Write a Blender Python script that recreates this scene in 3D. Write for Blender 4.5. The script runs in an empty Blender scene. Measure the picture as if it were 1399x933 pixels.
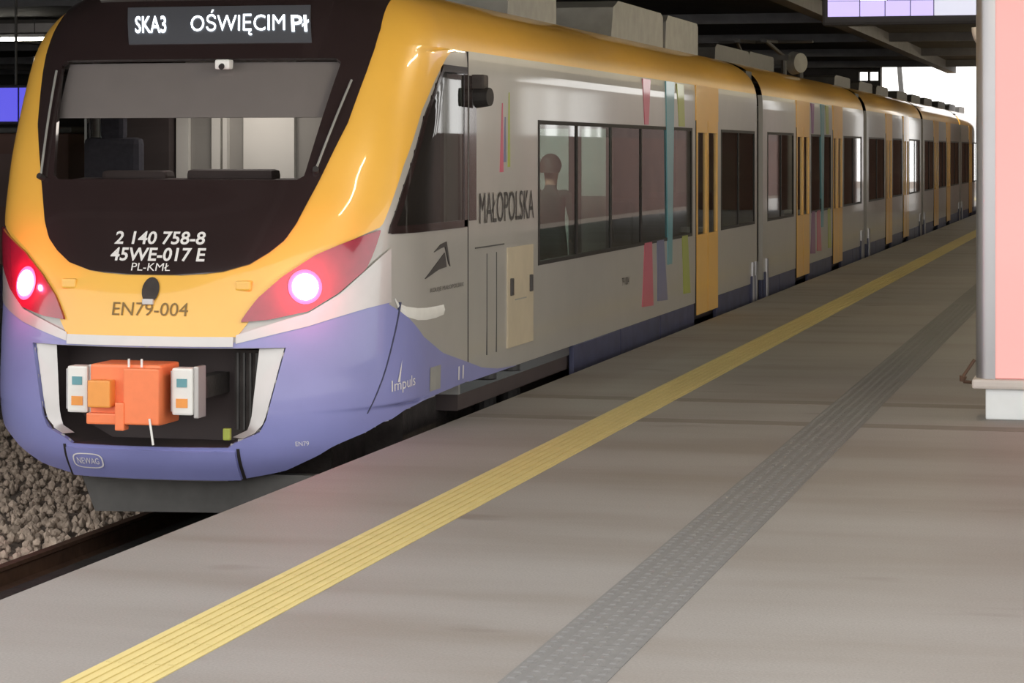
import bpy, bmesh, math, random
from mathutils import Vector, Matrix
random.seed(7)
scene = bpy.context.scene
C = scene.collection

# ------------------------------------------------------------------ camera
CAM_F = 3400.0 / 1399.0          # focal length / sensor width (long zoom)
YAW = math.radians(14.06)
cam_d = bpy.data.cameras.new('camera'); cam = bpy.data.objects.new('camera', cam_d); C.objects.link(cam)
cam_d.sensor_width = 36.0; cam_d.lens = 36.0 * CAM_F
cam_d.shift_y = -260.5 / 1399.0
cam_d.clip_end = 600
cam.location = (0, 0, 1.95); cam.rotation_euler = (math.pi/2, 0, YAW)
scene.camera = cam

# ------------------------------------------------------------------ sky, exposure
world = bpy.data.worlds.new('sky'); scene.world = world; world.use_nodes = True
bg = world.node_tree.nodes['Background']
bg.inputs['Color'].default_value = (1.0, 0.985, 0.96, 1); bg.inputs['Strength'].default_value = 2.45
scene.view_settings.view_transform = 'Standard'; scene.view_settings.look = 'None'
scene.view_settings.gamma = 1.0; scene.view_settings.use_curve_mapping = False
scene.view_settings.exposure = 0.0

# ------------------------------------------------------------------ materials
def mat(name, col, rough=.5, metal=0., coat=0., var=0., scale=6., bump=0., bscale=60., spec=.5, emit=None, es=0.):
    m = bpy.data.materials.new(name); m.use_nodes = True
    nt = m.node_tree; b = nt.nodes['Principled BSDF']
    b.inputs['Roughness'].default_value = rough; b.inputs['Metallic'].default_value = metal
    b.inputs['Coat Weight'].default_value = coat; b.inputs['Coat Roughness'].default_value = .05
    b.inputs['Specular IOR Level'].default_value = spec
    tc = nt.nodes.new('ShaderNodeTexCoord')
    n = nt.nodes.new('ShaderNodeTexNoise'); n.inputs['Scale'].default_value = scale; n.inputs['Detail'].default_value = 5
    nt.links.new(tc.outputs['Object'], n.inputs['Vector'])
    r = nt.nodes.new('ShaderNodeMapRange'); r.inputs['From Min'].default_value = .25; r.inputs['From Max'].default_value = .75
    r.inputs['To Min'].default_value = 1 - var; r.inputs['To Max'].default_value = 1 + var
    nt.links.new(n.outputs['Fac'], r.inputs['Value'])
    mx = nt.nodes.new('ShaderNodeVectorMath'); mx.operation = 'SCALE'
    mx.inputs[0].default_value = col[:3]; nt.links.new(r.outputs['Result'], mx.inputs['Scale'])
    nt.links.new(mx.outputs['Vector'], b.inputs['Base Color'])
    if bump > 0:
        n2 = nt.nodes.new('ShaderNodeTexNoise'); n2.inputs['Scale'].default_value = bscale; n2.inputs['Detail'].default_value = 4
        nt.links.new(tc.outputs['Object'], n2.inputs['Vector'])
        bp = nt.nodes.new('ShaderNodeBump'); bp.inputs['Strength'].default_value = bump; bp.inputs['Distance'].default_value = .02
        nt.links.new(n2.outputs['Fac'], bp.inputs['Height']); nt.links.new(bp.outputs['Normal'], b.inputs['Normal'])
    if emit:
        b.inputs['Emission Color'].default_value = (*emit, 1); b.inputs['Emission Strength'].default_value = es
    return m
def glass(name, tint, ior=1.5, rough=.02):
    m = bpy.data.materials.new(name); m.use_nodes = True; nt = m.node_tree
    for n in list(nt.nodes):
        if n.type != 'OUTPUT_MATERIAL': nt.nodes.remove(n)
    out = [n for n in nt.nodes if n.type == 'OUTPUT_MATERIAL'][0]
    t = nt.nodes.new('ShaderNodeBsdfTransparent'); t.inputs['Color'].default_value = (*tint, 1)
    g = nt.nodes.new('ShaderNodeBsdfGlossy'); g.inputs['Roughness'].default_value = rough; g.inputs['Color'].default_value = (1, 1, 1, 1)
    f = nt.nodes.new('ShaderNodeFresnel'); f.inputs['IOR'].default_value = ior
    x = nt.nodes.new('ShaderNodeMixShader')
    geo = nt.nodes.new('ShaderNodeNewGeometry'); mu = nt.nodes.new('ShaderNodeMath'); mu.operation = 'SUBTRACT'; mu.use_clamp = True   # reflect on the outer face only
    nt.links.new(f.outputs['Fac'], mu.inputs[0]); nt.links.new(geo.outputs['Backfacing'], mu.inputs[1])
    nt.links.new(mu.outputs[0], x.inputs['Fac']); nt.links.new(t.outputs['BSDF'], x.inputs[1]); nt.links.new(g.outputs['BSDF'], x.inputs[2])
    nt.links.new(x.outputs['Shader'], out.inputs['Surface'])
    return m
M = {}
M['silver'] = mat('silver_paint', (.44, .425, .40), .32, .1, .65, .04, 3)
M['trim'] = mat('pale_trim', (.50, .485, .475), .3, .3, .6, .03, 8)
M['yellow'] = mat('yellow_paint', (.90, .50, .075), .35, 0, .6, .03, 3)
M['purple'] = mat('violet_blue_paint', (.24, .255, .54), .38, 0, .5, .05, 3)
M['skirt'] = mat('dark_blue_skirt', (.045, .05, .105), .6, 0, .1, .3, 4)
M['mask'] = mat('black_gloss_panel', (.028, .018, .018), .16, 0, .8, .1, 4)
M['black'] = mat('black_rubber', (.022, .019, .018), .6, 0, 0, .1, 10)
M['under'] = mat('grimy_underframe', (.045, .037, .034), .8, 0, 0, .35, 8, .3, 40)
M['dark_grey'] = mat('dark_grey_metal', (.09, .088, .085), .55, .3, 0, .15, 8)
M['grey'] = mat('grey_equipment', (.30, .30, .28), .55, .1, 0, .15, 5)
M['white'] = mat('white_plastic', (.80, .80, .77), .4, 0, .2, .04, 10)
M['ink'] = mat('dark_lettering', (.055, .05, .05), .5)
M['white_ink'] = mat('white_lettering', (.78, .76, .74), .5)
M['yellow_ink'] = mat('brown_lettering', (.22, .13, .03), .5)
M['orange'] = mat('orange_cover', (.93, .235, .085), .45, 0, .15, .05, 12)
M['orange_light'] = mat('amber_block', (.86, .34, .07), .45, 0, .1, .05, 12)
M['red_lens'] = mat('red_lens', (.28, .012, .035), .18, 0, .9, .1, 12)
M['bulb'] = mat('lit_tail_lamp', (1, .9, .9), .3, emit=(1, .80, .84), es=30)
M['bulb_glow'] = mat('red_bulb_glow', (.9, .1, .2), .3, emit=(1, .05, .14), es=2.5)  # red glow round the bulb, put into an emissive disc
M['glass'] = glass('tinted_window_glass', (.55, .58, .54), 1.5)
M['screen_glass'] = glass('windscreen_glass', (.72, .70, .69), 1.40)
M['led_back'] = mat('display_backing', (.10, .105, .12), .4, 0, .4)
M['led'] = mat('white_led_dots', (.9, .95, 1), .4, emit=(.85, .93, 1.0), es=2.6)
M['beige'] = mat('beige_hatch', (.52, .45, .33), .5, 0, .1, .06, 6)
M['pink'] = mat('pink_stripe', (.55, .10, .17), .4, 0, .5)
M['blue_s'] = mat('slate_blue_stripe', (.15, .16, .30), .4, 0, .5)
M['teal'] = mat('teal_stripe', (.12, .33, .38), .4, 0, .5)
M['green'] = mat('green_stripe', (.36, .42, .06), .4, 0, .5)
M['violet'] = mat('violet_stripe', (.22, .06, .22), .4, 0, .5)
M['interior'] = mat('interior_panel', (.34, .33, .31), .6, 0, 0, .06, 3)
M['interior_dark'] = mat('interior_dark_panel', (.06, .045, .045), .7, 0, 0, .1, 3)
M['interior_light'] = mat('interior_light_panel', (.80, .79, .75), .5, 0, 0, .04, 3)
M['frosted'] = mat('frosted_screen', (.72, .82, .77), .5, 0, .2, .05, 4)
M['blind'] = mat('grey_sun_blind', (.34, .32, .315), .8, 0, 0, .04, 5)
M['seat'] = mat('seat_fabric', (.05, .05, .065), .9, 0, 0, .2, 30)
M['cloth'] = mat('dark_coat', (.055, .062, .055), .9, 0, 0, .2, 20)
M['skin'] = mat('skin', (.45, .27, .19), .6)
M['hair'] = mat('hair', (.03, .02, .015), .7)
M['tube'] = mat('lit_tube', (1, 1, 1), .4, emit=(1, .86, .60), es=135)
M['tube_dim'] = mat('dim_lit_tube', (1, 1, 1), .4, emit=(1, .93, .80), es=32)
M['screen_blue'] = mat('blue_screen', (.05, .05, .3), .3, emit=(.10, .085, .85), es=.85)
M['screen_pale'] = mat('pale_violet_screen', (.4, .35, .6), .3, emit=(.60, .50, .92), es=.9)
M['screen_white'] = mat('white_screen_row', (.8, .8, .9), .3, emit=(.95, .97, 1), es=1.3)
M['screen_grey'] = mat('greyish_screen_row', (.5, .5, .6), .3, emit=(.60, .62, .74), es=.9)
M['light_panel'] = mat('pink_backlit_panel', (.80, .35, .33), .35, 0, .2, .03, 1.2, emit=(1.0, .50, .47), es=.42)
M['alu'] = mat('brushed_aluminium', (.42, .415, .43), .33, .75, 0, .04, 3)
M['plinth'] = mat('white_plinth', (.80, .83, .84), .5, 0, 0, .04, 6)
M['ledge'] = mat('cream_ledge', (.62, .56, .52), .5, 0, 0, .05, 6)
M['canopy'] = mat('dark_canopy_sheet', (.060, .057, .058), .8, 0, 0, .25, 1.5)
M['beam'] = mat('grey_steel_beam', (.14, .135, .14), .6, .2, 0, .2, 3)
M['brown_wall'] = mat('brown_hall_wall', (.13, .085, .075), .8, 0, 0, .3, 1.0)
M['blocker_wall'] = mat('red_brown_blocker', (.34, .20, .17), .8, 0, 0, .25, .5)  # for the added far right wall, toned for the far cars' reflections
M['red_wall'] = mat('dark_red_wall', (.13, .066, .052), .7, 0, 0, .25, .6)
M['column'] = mat('pale_column', (.55, .53, .50), .6, 0, 0, .08, 2)
M['rail'] = mat('rusty_rail', (.10, .055, .035), .6, .3, 0, .3, 14)
M['sleeper'] = mat('oily_sleeper', (.05, .04, .035), .85, 0, 0, .3, 8)
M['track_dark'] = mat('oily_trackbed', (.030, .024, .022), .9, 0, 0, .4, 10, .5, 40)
M['edge'] = mat('platform_edge_concrete', (.16, .14, .125), .85, 0, 0, .2, 3, .3, 30)

def node_mat(name, rough, build, bump=.0):
    m = bpy.data.materials.new(name); m.use_nodes = True; nt = m.node_tree; b = nt.nodes['Principled BSDF']
    b.inputs['Roughness'].default_value = rough
    build(nt, b); return m
def ramp(nt, pts):
    r = nt.nodes.new('ShaderNodeValToRGB')
    while len(r.color_ramp.elements) < len(pts): r.color_ramp.elements.new(.5)
    for e, (p, c) in zip(r.color_ramp.elements, pts): e.position = p; e.color = (*c, 1)
    return r
def platform_nodes(nt, b):
    tc = nt.nodes.new('ShaderNodeTexCoord')
    mp = nt.nodes.new('ShaderNodeMapping'); mp.inputs['Scale'].default_value = (.35, 1.5, 1)
    nt.links.new(tc.outputs['Object'], mp.inputs['Vector'])
    n = nt.nodes.new('ShaderNodeTexNoise'); n.inputs['Scale'].default_value = .8; n.inputs['Detail'].default_value = 4
    nt.links.new(mp.outputs['Vector'], n.inputs['Vector'])
    r = ramp(nt, [(.30, (.188, .167, .149)), (.5, (.228, .212, .200)), (.72, (.252, .238, .228))])
    nt.links.new(n.outputs['Fac'], r.inputs['Fac'])
    n2 = nt.nodes.new('ShaderNodeTexNoise'); n2.inputs['Scale'].default_value = 90; n2.inputs['Detail'].default_value = 3
    nt.links.new(tc.outputs['Object'], n2.inputs['Vector'])
    mx = nt.nodes.new('ShaderNodeMix'); mx.data_type = 'RGBA'; mx.blend_type = 'OVERLAY'; mx.inputs['Factor'].default_value = .28
    nt.links.new(r.outputs['Color'], mx.inputs['A']); nt.links.new(n2.outputs['Fac'], mx.inputs['B'])
    # scattered dark stains with their own outline
    mp2 = nt.nodes.new('ShaderNodeMapping'); mp2.inputs['Scale'].default_value = (1.1, 2.6, 1); mp2.inputs['Location'].default_value = (3.1, 1.7, 0)
    nt.links.new(tc.outputs['Object'], mp2.inputs['Vector'])
    n3 = nt.nodes.new('ShaderNodeTexNoise'); n3.inputs['Scale'].default_value = .9; n3.inputs['Detail'].default_value = 2
    nt.links.new(mp2.outputs['Vector'], n3.inputs['Vector'])
    r3 = ramp(nt, [(.66, (1, 1, 1)), (.76, (.62, .56, .54))]); nt.links.new(n3.outputs['Fac'], r3.inputs['Fac'])
    m2 = nt.nodes.new('ShaderNodeMix'); m2.data_type = 'RGBA'; m2.blend_type = 'MULTIPLY'; m2.inputs['Factor'].default_value = .7
    nt.links.new(mx.outputs['Result'], m2.inputs['A']); nt.links.new(r3.outputs['Color'], m2.inputs['B'])
    nt.links.new(m2.outputs['Result'], b.inputs['Base Color'])
    bp = nt.nodes.new('ShaderNodeBump'); bp.inputs['Strength'].default_value = .12; bp.inputs['Distance'].default_value = .01
    nt.links.new(n2.outputs['Fac'], bp.inputs['Height']); nt.links.new(bp.outputs['Normal'], b.inputs['Normal'])
M['platform'] = node_mat('worn_platform_concrete', .62, platform_nodes)
M['joint'] = mat('dark_platform_joint', (.165, .145, .13), .7, 0, 0, .12, 3)
M['tactile_yellow'] = mat('yellow_paving', (.54, .44, .185), .65, 0, 0, .06, 4)
M['tactile_grey'] = mat('grey_tactile_paving', (.150, .147, .145), .7, 0, 0, .12, 12)
M['ballast'] = mat('brown_ballast', (.44, .35, .28), .9, 0, 0, .35, 9)
M['ballast_base'] = mat('ballast_bed', (.22, .175, .145), .95, 0, 0, .4, 25, .8, 30)

# ------------------------------------------------------------------ helpers
class MB:
    def __init__(s): s.v = []; s.f = []
    def add(s, vs, fs):
        o = len(s.v); s.v += [tuple(p) for p in vs]; s.f += [tuple(i + o for i in f) for f in fs]; return s
    def box(s, x0, x1, y0, y1, z0, z1):
        v = [(x, y, z) for z in (z0, z1) for y in (y0, y1) for x in (x0, x1)]
        return s.add(v, [(0, 2, 3, 1), (4, 5, 7, 6), (0, 1, 5, 4), (2, 6, 7, 3), (0, 4, 6, 2), (1, 3, 7, 5)])
    def bbox(s, x0, x1, y0, y1, z0, z1, b):       # box with bevelled edges
        bm = bmesh.new(); bmesh.ops.create_cube(bm, size=1)
        for v in bm.verts: v.co = Vector(((x0+x1)/2 + v.co.x*(x1-x0), (y0+y1)/2 + v.co.y*(y1-y0), (z0+z1)/2 + v.co.z*(z1-z0)))
        bmesh.ops.bevel(bm, geom=bm.edges[:], offset=b, segments=2, affect='EDGES', profile=.6)
        bm.verts.index_update(); s.add([v.co[:] for v in bm.verts], [[v.index for v in f.verts] for f in bm.faces]); bm.free(); return s
    def tube(s, p, q, r0, r1=None, n=12, caps=True):
        r1 = r0 if r1 is None else r1; p = Vector(p); q = Vector(q); d = (q-p).normalized()
        u = d.orthogonal().normalized(); w = d.cross(u)
        vs = []
        for c, r in ((p, r0), (q, r1)):
            for i in range(n):
                a = 2*math.pi*i/n; vs.append(c + u*math.cos(a)*r + w*math.sin(a)*r)
        fs = [(i, (i+1) % n, n+(i+1) % n, n+i) for i in range(n)]
        if caps: fs += [tuple(range(n-1, -1, -1)), tuple(range(n, 2*n))]
        return s.add(vs, fs)
    def prism(s, poly, d):                          # poly: 3D points, extruded by vector d
        n = len(poly); d = Vector(d); vs = [Vector(p) for p in poly] + [Vector(p) + d for p in poly]
        return s.add(vs, [tuple(range(n-1, -1, -1)), tuple(range(n, 2*n))] + [(i, (i+1) % n, n+(i+1) % n, n+i) for i in range(n)])
    def build(s, name, m, parent=None, smooth=False):
        me = bpy.data.meshes.new(name); me.from_pydata(s.v, [], s.f); me.update()
        bm = bmesh.new(); bm.from_mesh(me); bmesh.ops.recalc_face_normals(bm, faces=bm.faces); bm.to_mesh(me); bm.free()
        me.materials.append(M[m] if isinstance(m, str) else m)
        if smooth:
            for p in me.polygons: p.use_smooth = True
            try: me.set_sharp_from_angle(angle=math.radians(38))
            except Exception: pass
        o = bpy.data.objects.new(name, me); C.objects.link(o)
        if parent: o.parent = parent; o.matrix_parent_inverse = parent.matrix_world.inverted() if False else Matrix.Translation(-parent.location)
        return o
def tag(o, label=None, cat=None, group=None, kind=None):
    if label: o['label'] = label
    if cat: o['category'] = cat
    if group: o['group'] = group
    if kind: o['kind'] = kind
    return o
def thing(name, loc, label, cat, group=None):
    o = bpy.data.objects.new(name, None); o.empty_display_size = .2; C.objects.link(o); o.location = loc
    return tag(o, label, cat, group)
def struct(o): o['kind'] = 'structure'; return o
def child_copy(o, name, offset, parent=None):
    c = o.copy(); c.name = name; C.objects.link(c); c.location = Vector(o.location) + Vector(offset)
    if parent: c.parent = parent; c.matrix_parent_inverse = Matrix.Translation(-parent.location)
    return c
FONT_CACHE = {}
def text_verts(txt, bold=0):
    if (txt, bold) in FONT_CACHE: return FONT_CACHE[txt, bold]
    cu = bpy.data.curves.new('txt', 'FONT'); cu.body = txt; cu.resolution_u = 3; cu.offset = bold
    ob = bpy.data.objects.new('txt', cu); C.objects.link(ob)
    dg = bpy.context.evaluated_depsgraph_get(); me = ob.evaluated_get(dg).to_mesh()
    vs = [v.co.copy() for v in me.vertices]; fs = [tuple(p.vertices) for p in me.polygons]
    ob.evaluated_get(dg).to_mesh_clear(); bpy.data.objects.remove(ob); bpy.data.curves.remove(cu)
    x0 = min(v.x for v in vs); x1 = max(v.x for v in vs); y0 = min(v.y for v in vs); y1 = max(v.y for v in vs)
    r = ([((v.x-x0)/(x1-x0), (v.y-y0)/(y1-y0)) for v in vs], fs); FONT_CACHE[txt, bold] = r
    return r
def text(name, txt, fn, m, parent, shear=0, bold=0):
    uv, fs = text_verts(txt, bold); b = MB(); b.add([fn(u + shear*v, v) for u, v in uv], fs)
    return b.build(name, m, parent)

# ---- nose profile tables
CX=-6.43
def lerp_tab(tab,z):
    if z<=tab[0][0]: return tab[0][1]
    if z>=tab[-1][0]: return tab[-1][1]
    n=len(tab)
    for i in range(n-1):
        if z<=tab[i+1][0]:
            z0,v0=tab[i]; z1,v1=tab[i+1]
            def sl(k):
                if k<=0: return (tab[1][1]-tab[0][1])/(tab[1][0]-tab[0][0])
                if k>=n-1: return (tab[-1][1]-tab[-2][1])/(tab[-1][0]-tab[-2][0])
                return (tab[k+1][1]-tab[k-1][1])/(tab[k+1][0]-tab[k-1][0])
            h=z1-z0; u=(z-z0)/h; m0=sl(i)*h; m1=sl(i+1)*h
            return (2*u**3-3*u*u+1)*v0+(u**3-2*u*u+u)*m0+(-2*u**3+3*u*u)*v1+(u**3-u*u)*m1
YF=[(-.28,15.74),(-.1,15.61),(.1,15.57),(.4,15.58),(.75,15.61),(1.1,15.73),(1.45,15.91),(1.75,16.08),(2.2,16.29),(2.57,16.49),(2.85,16.69),(3.05,16.87),(3.16,16.97),(3.22,17.05),(3.25,17.10)]
W=1.53; ZS=2.5; ZT=3.25
def A(z):
    if z<=.35: return W-.09*((.35-z)/.6)**2
    if z<=ZS: return W
    return W*max(1-((z-ZS)/(ZT-ZS))**3,1e-4)**(1/3.)
def yf(z): return lerp_tab(YF,z)
def sst(a,b,z):
    u=min(max((z-a)/(b-a),0),1); return u*u*(3-2*u)
def NPz(z): return 2.35+.95*sst(.7,2.0,z)
def BLz(z): return 1.45-.4*sst(.7,2.0,z)
def surf_y(x,z):
    a=A(z); q=min(abs(x)/a,1); n=NPz(z); b=BLz(z)
    return yf(z)+b-b*(1-q**n)**(1/n)

# ------------------------------------------------------------------ the setting
EDGE = -4.78; RAIL_Z = -.76
b = MB(); b.box(EDGE, 4.6, -6, 130, -.25, 0); fl = b.build('floor', 'platform'); struct(fl)
fl['label'] = 'grey concrete station platform surface'
b = MB(); b.box(EDGE+.10, 4.5, -6, 130, -1.0, -.25); struct(b.build('trim_1', 'edge'))
b = MB()
for y0 in (17.62, 19.12):
    b.box(EDGE+.02, 4.55, y0, y0+.16, -.01, .002)
jn = MB().box(EDGE+.02, 4.55, 0, .26, -.01, .0015).build('joint_strip', 'joint', fl); jn.location.y = 17.60
child_copy(jn, 'joint_strip', (0, 1.50, 0), fl)
# yellow warning strip: ribbed tiles
yt = MB(); yt.box(0, .325, .001, .399, 0, .004)
for i in range(6): yt.box(.018+i*.05, .046+i*.05, .004, .396, .004, .009)
strip = thing('warning_strip', (-3.815, -2, 0), 'yellow ribbed safety strip running along the platform edge', 'safety strip')
t0 = yt.build('tile', 'tactile_yellow', strip); t0.location = (-3.815, -2.0, 0)
for k in range(1, 135): child_copy(t0, 'tile', (0, .4*k, 0), strip)
far = MB().box(-3.815, -3.49, 52.0, 128, 0, .006).build('far_strip', 'tactile_yellow', strip)
# grey tactile guide strip
gt = MB(); gt.box(0, .385, .002, .398, 0, .003)
for i in range(6):
    for j in range(4):
        x = .012+i*.063; y = .012+j*.098+(.035 if i % 2 else 0)
        y1 = min(y+.062, .397)
        gt.add([(x, y, .003), (x+.034, y, .003), (x+.034, y1, .003), (x, y1, .003), (x+.007, y+.008, .007), (x+.027, y+.008, .007), (x+.027, y1-.008, .007), (x+.007, y1-.008, .007)],
               [(4, 5, 6, 7), (0, 1, 5, 4), (1, 2, 6, 5), (2, 3, 7, 6), (3, 0, 4, 7)])
guide = thing('tactile_strip', (-2.265, -2, 0), 'dark grey studded tactile guide strip between the yellow line and the pink panel', 'tactile paving')
g0 = gt.build('tile', 'tactile_grey', guide); g0.location = (-2.265, -2.0, 0)
for k in range(1, 85): child_copy(g0, 'tile', (0, .4*k, 0), guide)
MB().box(-2.265, -1.88, 32, 128, 0, .004).build('far_strip', 'tactile_grey', guide)

# trackbed
b = MB(); b.box(-46, EDGE+.12, -6, 135, -1.25, RAIL_Z-.17); tb = struct(b.build('ground', 'ballast_base'))
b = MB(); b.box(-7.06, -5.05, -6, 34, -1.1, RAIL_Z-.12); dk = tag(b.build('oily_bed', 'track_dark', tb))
def rail(x, y0, y1, name, label):
    pr = [(-.07, 0), (.07, 0), (.07, .015), (.012, .035), (.012, .125), (.036, .14), (.036, .165), (-.036, .165), (-.036, .14), (-.012, .125), (-.012, .035), (-.07, .015)]
    m = MB().prism([(x+a, y0, RAIL_Z-.165+z) for a, z in pr], (0, y1-y0, 0))
    return tag(m.build(name, 'rail'), label, 'rail', 'rails of the near track')
rail(CX-.7525, -6, 130, 'rail', 'rusty running rail on the far side under the train')
rail(CX+.7525, -6, 130, 'rail', 'running rail on the platform side under the train')
# loose ballast stones
ico = bmesh.new(); bmesh.ops.create_icosphere(ico, subdivisions=1, radius=1); IV = [v.co.copy() for v in ico.verts]; ico.verts.index_update(); IF = [[v.index for v in f.verts] for f in ico.faces]; ico.free()
b = MB()
for k in range(9000):
    x = random.uniform(-11.5, -7.30); y = random.uniform(11, 27)
    r = random.uniform(.018, .036); z = RAIL_Z-.165 + random.uniform(-.01, .05) + (.07 if x > -8.2 else 0)
    sx, sy, sz = [random.uniform(.7, 1.3)*r for _ in range(3)]; a = random.uniform(0, 6.28); ca, sa = math.cos(a), math.sin(a)
    b.add([(x + (p.x*sx*ca - p.y*sy*sa), y + (p.x*sx*sa + p.y*sy*ca), z + p.z*sz*(1+.3*random.random())) for p in IV], IF)
tag(b.build('ballast', 'ballast'), 'brownish crushed stone ballast beside the near track', 'ballast', kind='stuff')

# canopy roof above platforms and tracks
cz = 4.72
b = MB(); b.box(-46, 14, 11, 82, cz, cz+.25); can = struct(b.build('ceiling', 'canopy'))
bl = MB().box(-.14, .14, 11.2, 81.4, 4.45, cz).build('roof_beam', 'beam', can); bl.location.x = -5.75
for x in (-16.5, -25, -33.5, .5): child_copy(bl, 'roof_beam', (x+5.75, 0, 0), can)
cb = MB().box(-45, 13, -.12, .12, 4.52, cz).build('cross_beam', 'beam', can); cb.location.y = 14
for k in range(1, 8): child_copy(cb, 'cross_beam', (0, 9*k, 0), can)
# far end of the hall: wall with openings, bright daylight beyond
def wall(name, m, *boxes):
    w = MB()
    for bx in boxes: w.box(*bx)
    return struct(w.build(name, m))
wall('wall_far', 'canopy', (-46, -8.76, 81.5, 82, -1, cz), (-8.76, -8.04, 81.5, 82, -1, 4.24), (-8.76, -8.04, 81.5, 82, 4.53, cz), (-8.12, -8.04, 81.5, 82, 4.24, 4.53), (-8.46, -8.42, 81.5, 82, 4.24, 4.53))
wall('wall_sky_blocker', 'blocker_wall', (-4.74, -2.9, 81.5, 82, 0, cz), (-2.5, -1.2, 81.5, 82, 0, cz), (-.95, 1.6, 81.5, 82, 0, cz), (2.0, 4.6, 81.5, 82, 0, cz))  # unseen wall, added to block sky reflections in the far cars
wall('wall_left', 'brown_wall', (-46, -45.5, 7, 82, -1, cz))
wall('wall_right', 'red_wall', (13, 13.4, 26, 175, -1.2, 2.55))
wr = wall('wall_right_upper', 'brown_wall', (13, 13.4, 26, 75, 2.55, cz), (13, 13.4, 87, 91, 2.55, cz), (13, 13.4, 109, 175, 2.55, cz), (13, 13.4, 75, 87, 4.5, cz), (13, 13.4, 91, 109, 4.5, cz))  # unseen; bays follow bright reflections in the train, solid parts dim the platform
for y in (77.2, 78.1, 80.3, 82.2, 84.9, 93.1, 95.6, 96.8, 99.9, 101.2, 104.1, 106.4):
    MB().box(13.1, 13.3, y, y+random.uniform(.15, .7), 2.55, 4.5).build('mullion', 'column', wr)
b = MB(); b.box(4.4, 13, -6, 175, -1.25, -.95); struct(b.build('ground_right', 'ballast_base'))
b = MB(); b.box(-60, 40, 130, 240, -1.3, -1.0); struct(b.build('ground_far', 'ballast_base'))
# slanted mast beyond the hall mouth
mast = thing('catenary_mast', (-10.2, 118, -1), 'dark leaning catenary mast against the bright end of the hall', 'mast')
MB().tube((-10.2, 118, -1), (-10.9, 118, 7.5), .17, .10, 8).build('pole', 'dark_grey', mast)
MB().tube((-10.85, 118, 6.6), (-8.2, 118, 6.9), .05, .05, 6).build('arm', 'dark_grey', mast)
# neighbouring platform on the left
b = MB(); b.box(-45.5, -13.6, 7, 81, -1.1, 0); struct(b.build('floor_left', 'platform'))
def column(x, y, lab):
    c = thing('canopy_column', (x, y, 0), lab, 'column', 'canopy columns')
    MB().bbox(x-.13, x+.13, y-.13, y+.13, 0, 4.46, .03).build('shaft', 'column', c)
    MB().bbox(x-.24, x+.24, y-.24, y+.24, 0, .12, .02).build('base', 'plinth', c)
    MB().bbox(x-.22, x+.22, y-.22, y+.22, 4.35, 4.46, .02).build('capital', 'column', c)
for k, y in enumerate((23, 41, 59, 77)):
    column(.5, y, 'pale canopy column on the near platform mirrored in the train side')
for k, y in enumerate((38, 56, 74)):
    column(-16.5, y, 'pale canopy column on the platform beyond the train')
def tube_lamp(x, y, z, along, lab, L=1.5, tm='tube'):
    t = thing('tube_lamp', (x, y, z), lab, 'lamp', 'fluorescent tube lamps under the canopy')
    hx, hy = (L/2, .09) if along == 'x' else (.09, L/2)
    MB().bbox(x-hx, x+hx, y-hy, y+hy, z, z+.07, .015).build('housing', 'white', t)
    d = Vector((1, 0, 0)) if along == 'x' else Vector((0, 1, 0))
    p = Vector((x, y, z-.035))
    MB().tube(p-d*(L/2-.04), p+d*(L/2-.04), .034, n=10).build('tube', tm, t)
    for s in (-1, 1):
        q = p + d*s*(L/2-.25); MB().tube((q.x, q.y, z+.06), (q.x, q.y, 4.73), .012, n=6).build('hanger', 'dark_grey', t)
for y in (14, 19, 24.5, 30.5, 37, 44, 51, 59, 67, 75):
    tube_lamp(-1.6, y, 4.25, 'y', 'fluorescent tube lamp hung above the near platform')
tube_lamp(-22.9, 48.0, 4.32, 'x', 'lit white tube lamp left of the train nose', 1.7, 'tube_dim')
for y in (58, 70): tube_lamp(-19, y, 4.2, 'y', 'distant tube lamp above the platform beyond the train', 1.5, 'tube_dim')

# blue information screen beyond the train
sc = thing('information_screen', (-18.3, 37.6, 2.43), 'bright blue information screen left of the train nose', 'screen')
MB().bbox(-19.3, -17.42, 37.5, 37.7, 2.38, 3.03, .03).build('housing', 'black', sc)
MB().box(-19.24, -17.72, 37.47, 37.5, 2.43, 2.98).build('display', 'screen_blue', sc)
MB().box(-17.68, -17.47, 37.47, 37.5, 2.43, 2.98).build('display', 'screen_blue', sc)
for x in (-18.9, -17.8): MB().tube((x, 37.6, 3.0), (x, 37.6, 4.73), .025, n=8).build('hanger', 'dark_grey', sc)
# dark red kiosk on that platform
ki = thing('kiosk', (-19.4, 40, 0), 'dark red brown kiosk behind the train nose', 'kiosk')
MB().bbox(-21.2, -17.5, 39, 42, 0, 2.25, .05).build('cabin', 'red_wall', ki)
MB().bbox(-21.3, -17.4, 38.9, 42.1, 2.25, 2.36, .03).build('roof', 'dark_grey', ki)
MB().box(-20.9, -17.9, 38.97, 39.0, 1.0, 1.9).build('shutter', 'brown_wall', ki)

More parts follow.
